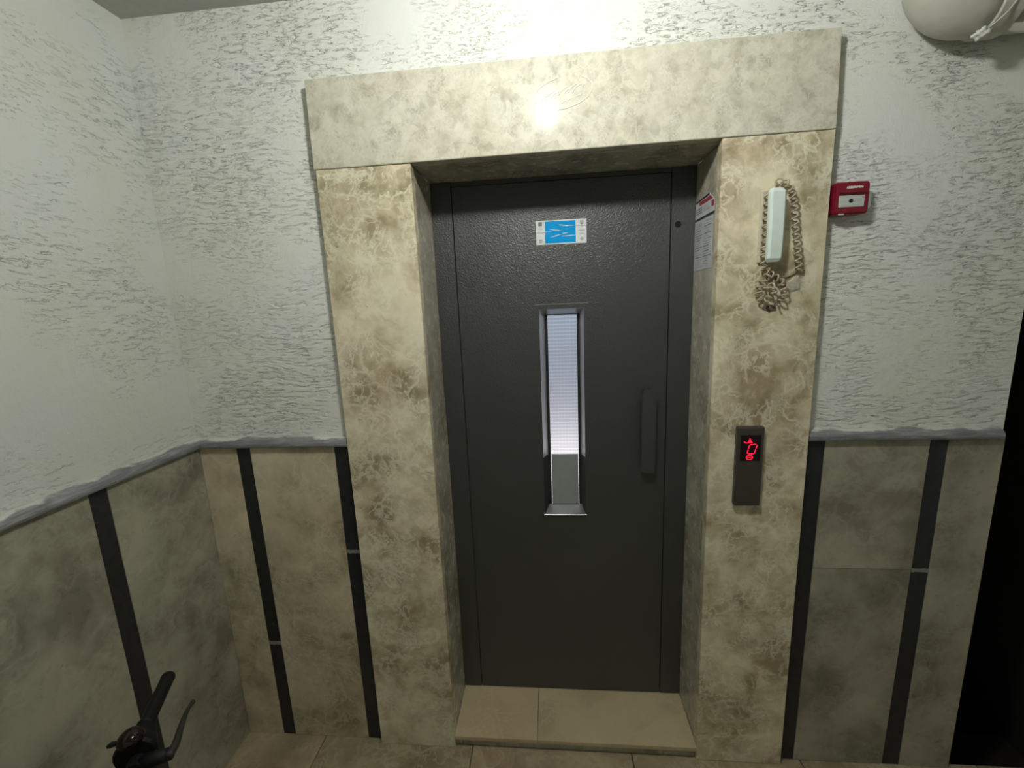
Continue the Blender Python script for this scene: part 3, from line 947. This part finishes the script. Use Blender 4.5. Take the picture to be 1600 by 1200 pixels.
# ================================================================== PIPE AT THE CEILING
pp = empty('drain_pipe', (1.60, -.078, 2.30), 'thick cream painted elbow pipe under the ceiling above dark stairwell', 'pipe')
pr = .066; py, pz = -.074, 2.372
bend = .085
pts = [(1.492, py, ZC - .001), (1.492, py, pz + bend + .02)]
for k in range(0, 13):
    a = math.radians(180 + 90 * k / 12)
    pts.append((1.492 + bend + bend * math.cos(a), py, pz + bend + bend * math.sin(a)))
pts.append((1.62, py, pz))
bm = BM(); tube(bm, pts, pr, 28); obj('elbow', bm, 'pipe', pp, smooth=True)
bm = BM(); tube(bm, [(1.605, py, pz), (1.607, py, pz), (1.655, py, pz), (1.657, py, pz)], [pr + .001, pr + .005, pr + .005, pr + .001], 28); obj('collar', bm, 'pipe', pp, smooth=False)
bm = BM(); tube(bm, [(1.64, py, pz), (XR - .001, py, pz)], pr - .002, 28); obj('straight_pipe', bm, 'pipe', pp, smooth=True)
bm = BM()
bmesh.ops.create_icosphere(bm, subdivisions=3, radius=.014)
for v in bm.verts:
    k = 1 + .35 * math.sin(v.co.x * 400) * math.cos(v.co.z * 330 + 1) + .2 * math.sin(v.co.y * 500)
    v.co = Vector((v.co.x * k * 1.15, v.co.y * k, v.co.z * k * .8))
bmesh.ops.translate(bm, verts=bm.verts, vec=(1.594, -.100, pz - pr - .008))
obj('caulk_lump', bm, 'caulk', pp, smooth=True, label='white caulk lump stuck under the pipe')
bm = BM(); tube(bm, spline([(1.600, -.112, pz - pr - .002), (1.615, -.134, pz - .050), (1.634, -.142, pz - .02)], 12), .0022, 8); obj('caulk_strand', bm, 'pipe', pp, smooth=True)

# ================================================================== CEILING LAMP
lp = empty('ceiling_lamp', (LAMP.x, LAMP.y, LAMP.z - .15), 'bare opal bulb in ceiling holder over the landing before the lift', 'lamp')
bm = BM(); lathe(bm, [(0, -.0005), (.05, -.0005), (.05, -.008), (.030, -.014), (.028, -.018), (0, -.018)], LAMP, 'z', 28); obj('lamp_holder', bm, 'white_plastic', lp)
bm = BM(); lathe(bm, [(0, -.0185), (.020, -.0185), (.024, -.026), (.040, -.036), (.053, -.054), (.056, -.072), (.052, -.090), (.038, -.108), (.018, -.118), (0, -.120)], LAMP, 'z', 32)
obj('bulb', bm, 'lamp_glass', lp, smooth=True)

# ================================================================== BICYCLE BY THE SIDE WALL
BS = Vector((-.366, -.766, 0))            # steering axis
BL = Vector((-.479, .878, 0))             # left along the handlebar (turned to the right)
BF = Vector((.878, .479, 0))              # forward of the turned front wheel
Zv = Vector((0, 0, 1))
bk = empty('bicycle', (BS.x, -1.15, 0), 'black small bicycle with turned handlebar and brake lever by side wall', 'bicycle')
HZ = .77
def P(l, f, z): return BS + BL * l + BF * f + Zv * z
bar = spline([P(-.285, -.03, HZ - .002), P(-.16, -.01, HZ), P(-.07, .0, HZ - .010), P(0, .01, HZ - .03), P(.07, .0, HZ - .010), P(.16, -.01, HZ), P(.285, -.0, HZ)], 50)
bm = BM(); tube(bm, bar, .011, 12); obj('handlebar', bm, 'black_frame', bk, smooth=True)
def grip(sgn):
    a = P(.135 * sgn, -.006, HZ); b = P(.283 * sgn, .0 if sgn > 0 else -.03, HZ)
    d = (b - a).normalized(); L = (b - a).length
    prof = [(.011, -.004), (.0185, -.003), (.0185, .004), (.0150, .008)]
    prof += [(.0158 if k % 2 else .0150, .008 + k * (L - .02) / 16) for k in range(1, 17)]
    prof += [(.0165, L - .006), (.0150, L + .001), (.0095, L + .0055), (0, L + .007)]
    bm = BM(); lathe(bm, prof, a, d, 18)
    g = obj('grip', bm, 'rubber', bk, smooth=True)
    return g
grip(1); grip(-1)
def brake(s):
    bm = BM(); lathe(bm, [(.0112, -.013), (.018, -.013), (.018, .013), (.0112, .013)], P(.045 * s, .002, HZ - .014), BL, 18)
    o = obj('brake_clamp', bm, 'rubber', bk, smooth=False)
    bm = BM(); tube(bm, [P(.045 * s, .012, HZ - .012), P(.042 * s, .038, HZ - .008), P(.036 * s, .062, HZ - .004)], [.016, .015, .013], 12)
    obj('lever_housing', bm, 'rubber', o, smooth=True)
    pts = spline([P(.028 * s, .064, HZ - .004), P(.060 * s, .070, HZ - .004), P(.100 * s, .0700, HZ - .002), P(.138 * s, .0725, HZ), P(.160 * s, .0785, HZ)], 24)
    rr = [.0100 - .0060 * min(1, k / 20) for k in range(22)] + [.0052, .0045]
    bm = BM(); tube(bm, pts, rr, 10)
    lv = obj('brake_lever', bm, 'lever', o, smooth=True)
    bm = BM(); bmesh.ops.create_uvsphere(bm, u_segments=14, v_segments=10, radius=.0056)
    bmesh.ops.translate(bm, verts=bm.verts, vec=P(.1615 * s, .0790, HZ)); obj('lever_tip', bm, 'lever', o, smooth=True)
    return o
brake(1); brake(-1)
for s in (-1, 1):
    bm = BM(); lathe(bm, [(.0112, .062), (.036, .062), (.040, .068), (.037, .080), (.028, .102), (.021, .124), (.0190, .131), (.0112, .131)], P(0, -.004, HZ - .004) if s > 0 else P(0, -.004, HZ - .004), BL * s, 20)
    obj('twist_shifter', bm, 'rubber', bk, smooth=False)
bc = P(.068, -.006, HZ + .034)
bm = BM(); lathe(bm, [(.024, 0), (.025, .003), (.024, .008), (.020, .014), (.014, .019), (.006, .0215), (0, .022)], bc, 'z', 28)
bell = obj('bell', bm, 'maroon', bk, smooth=True, label='glossy dark maroon bell')
bm = BM(); tube(bm, [bc + Vector((-.018, -.010, .003)), bc + Vector((-.030, -.015, .003)), bc + Vector((-.036, -.017, .0))], [.004, .006, .004], 8); obj('bell_thumb', bm, 'rubber', bk)
bm = BM(); lathe(bm, [(.004, -.012), (.012, -.012), (.012, .0), (.004, .0)], bc + Vector((0, 0, -.0005)), 'z', 14); obj('bell_mount', bm, 'rubber', bk)
# stem, head tube, fork
bm = BM(); tube(bm, [P(0, .01, HZ - .03), P(0, .0, HZ - .07), P(0, 0, .56)], [.016, .016, .014], 14); obj('stem', bm, 'black_frame', bk, smooth=True)
bm = BM(); tube(bm, [P(0, 0, .46), P(0, 0, .575)], .021, 16); obj('head_tube', bm, 'black_frame', bk, smooth=True)
bm = BM()
tube(bm, [P(-.045, 0, .555 - .1), P(.045, 0, .555 - .1)], .014, 10)
for s in (-1, 1): tube(bm, [P(.045 * s, 0, .46), P(.045 * s, .02, .36), P(.045 * s, .055, .23)], [.012, .011, .009], 10)
obj('fork', bm, 'black_frame', bk, smooth=True)
def wheel(centre, fwd, side, r=.23):
    def ringpts(rad, n=48): return [centre + fwd * rad * math.cos(2 * math.pi * k / n) + Zv * rad * math.sin(2 * math.pi * k / n) for k in range(n)]
    bm = BM(); tube(bm, ringpts(r - .022), .0215, 10, closed=True); t = obj('tyre', bm, 'rubber', bk, smooth=True)
    bm = BM(); tube(bm, ringpts(r - .048), .009, 8, closed=True); obj('rim', bm, 'lever', bk, smooth=True)
    bm = BM(); tube(bm, [centre - side * .034, centre + side * .034], .014, 12); obj('hub', bm, 'lever', bk, smooth=True)
    for k in range(20):
        a = 2 * math.pi * k / 20
        bm = BM(); tube(bm, [centre + side * .02 * (1 if k % 2 else -1), centre + fwd * (r - .052) * math.cos(a) + Zv * (r - .052) * math.sin(a)], .0012, 5)
        obj('spoke', bm, 'lever', bk)
wheel(P(0, .055, .23), BF, BL)
Fy = Vector((0, 1, 0)); Sx = Vector((-1, 0, 0))
rear = Vector((BS.x, -1.64, .23))
wheel(rear, Fy, Sx)
bb = Vector((BS.x, -1.30, .24)); seat_top = Vector((BS.x, -1.40, .52))
head_hi = P(0, -.0, .555) - Fy * .012; head_lo = P(0, 0, .485) - Fy * .012
bm = BM()
tube(bm, [head_hi, seat_top - Zv * .03], .014, 12); tube(bm, [head_lo, bb], .017, 12); tube(bm, [bb, seat_top], .015, 12)
for s in (-1, 1):
    tube(bm, [bb + Sx * .02 * s, rear + Sx * .05 * s], .009, 8); tube(bm, [seat_top - Zv * .03 + Sx * .012 * s, rear + Sx * .05 * s], .008, 8)
tube(bm, [bb - Sx * .035, bb + Sx * .035], .02, 14)
obj('frame', bm, 'black_frame', bk, smooth=True)
bm = BM(); tube(bm, [seat_top, seat_top + Vector((0, -.02, .10))], .012, 10); obj('seat_post', bm, 'lever', bk, smooth=True)
bm = BM(); rings = []
for k in range(11):
    t = k / 10; y = -1.30 - .22 * t; wd = .020 + .055 * t ** 1.6; 
    if k in (0, 10): wd *= .6
    rings.append([bm.verts.new((BS.x + wd * math.cos(a), y, .635 + .022 * math.sin(a))) for a in [2 * math.pi * j / 14 for j in range(14)]])
for A, B in zip(rings, rings[1:]):
    for j in range(14): bm.faces.new((A[j], A[(j + 1) % 14], B[(j + 1) % 14], B[j]))
bm.faces.new(rings[0]); bm.faces.new(rings[-1])
obj('saddle', bm, 'rubber', bk, smooth=True)
bm = BM(); lathe(bm, [(0, -.003), (.06, -.003), (.06, .003), (0, .003)], bb - Sx * .045, 'x', 28); obj('chain_ring', bm, 'lever', bk)
for s in (-1, 1):
    e = bb + Sx * .055 * s + Vector((0, .10 * s, -.05 * s))
    bm = BM(); tube(bm, [bb + Sx * .05 * s, e], .009, 8); cr = obj('crank', bm, 'lever', bk)
    c2 = e + Sx * .045 * s
    bm = BM(); box(bm, c2.x - .035, c2.x + .035, c2.y - .03, c2.y + .03, c2.z - .01, c2.z + .01, .003, 1); obj('pedal', bm, 'rubber', bk)
bm = BM(); tube(bm, [bb + Vector((-.02, -.05, -.01)), bb + Vector((-.11, -.10, -.239))], .008, 8); obj('kickstand', bm, 'lever', bk)
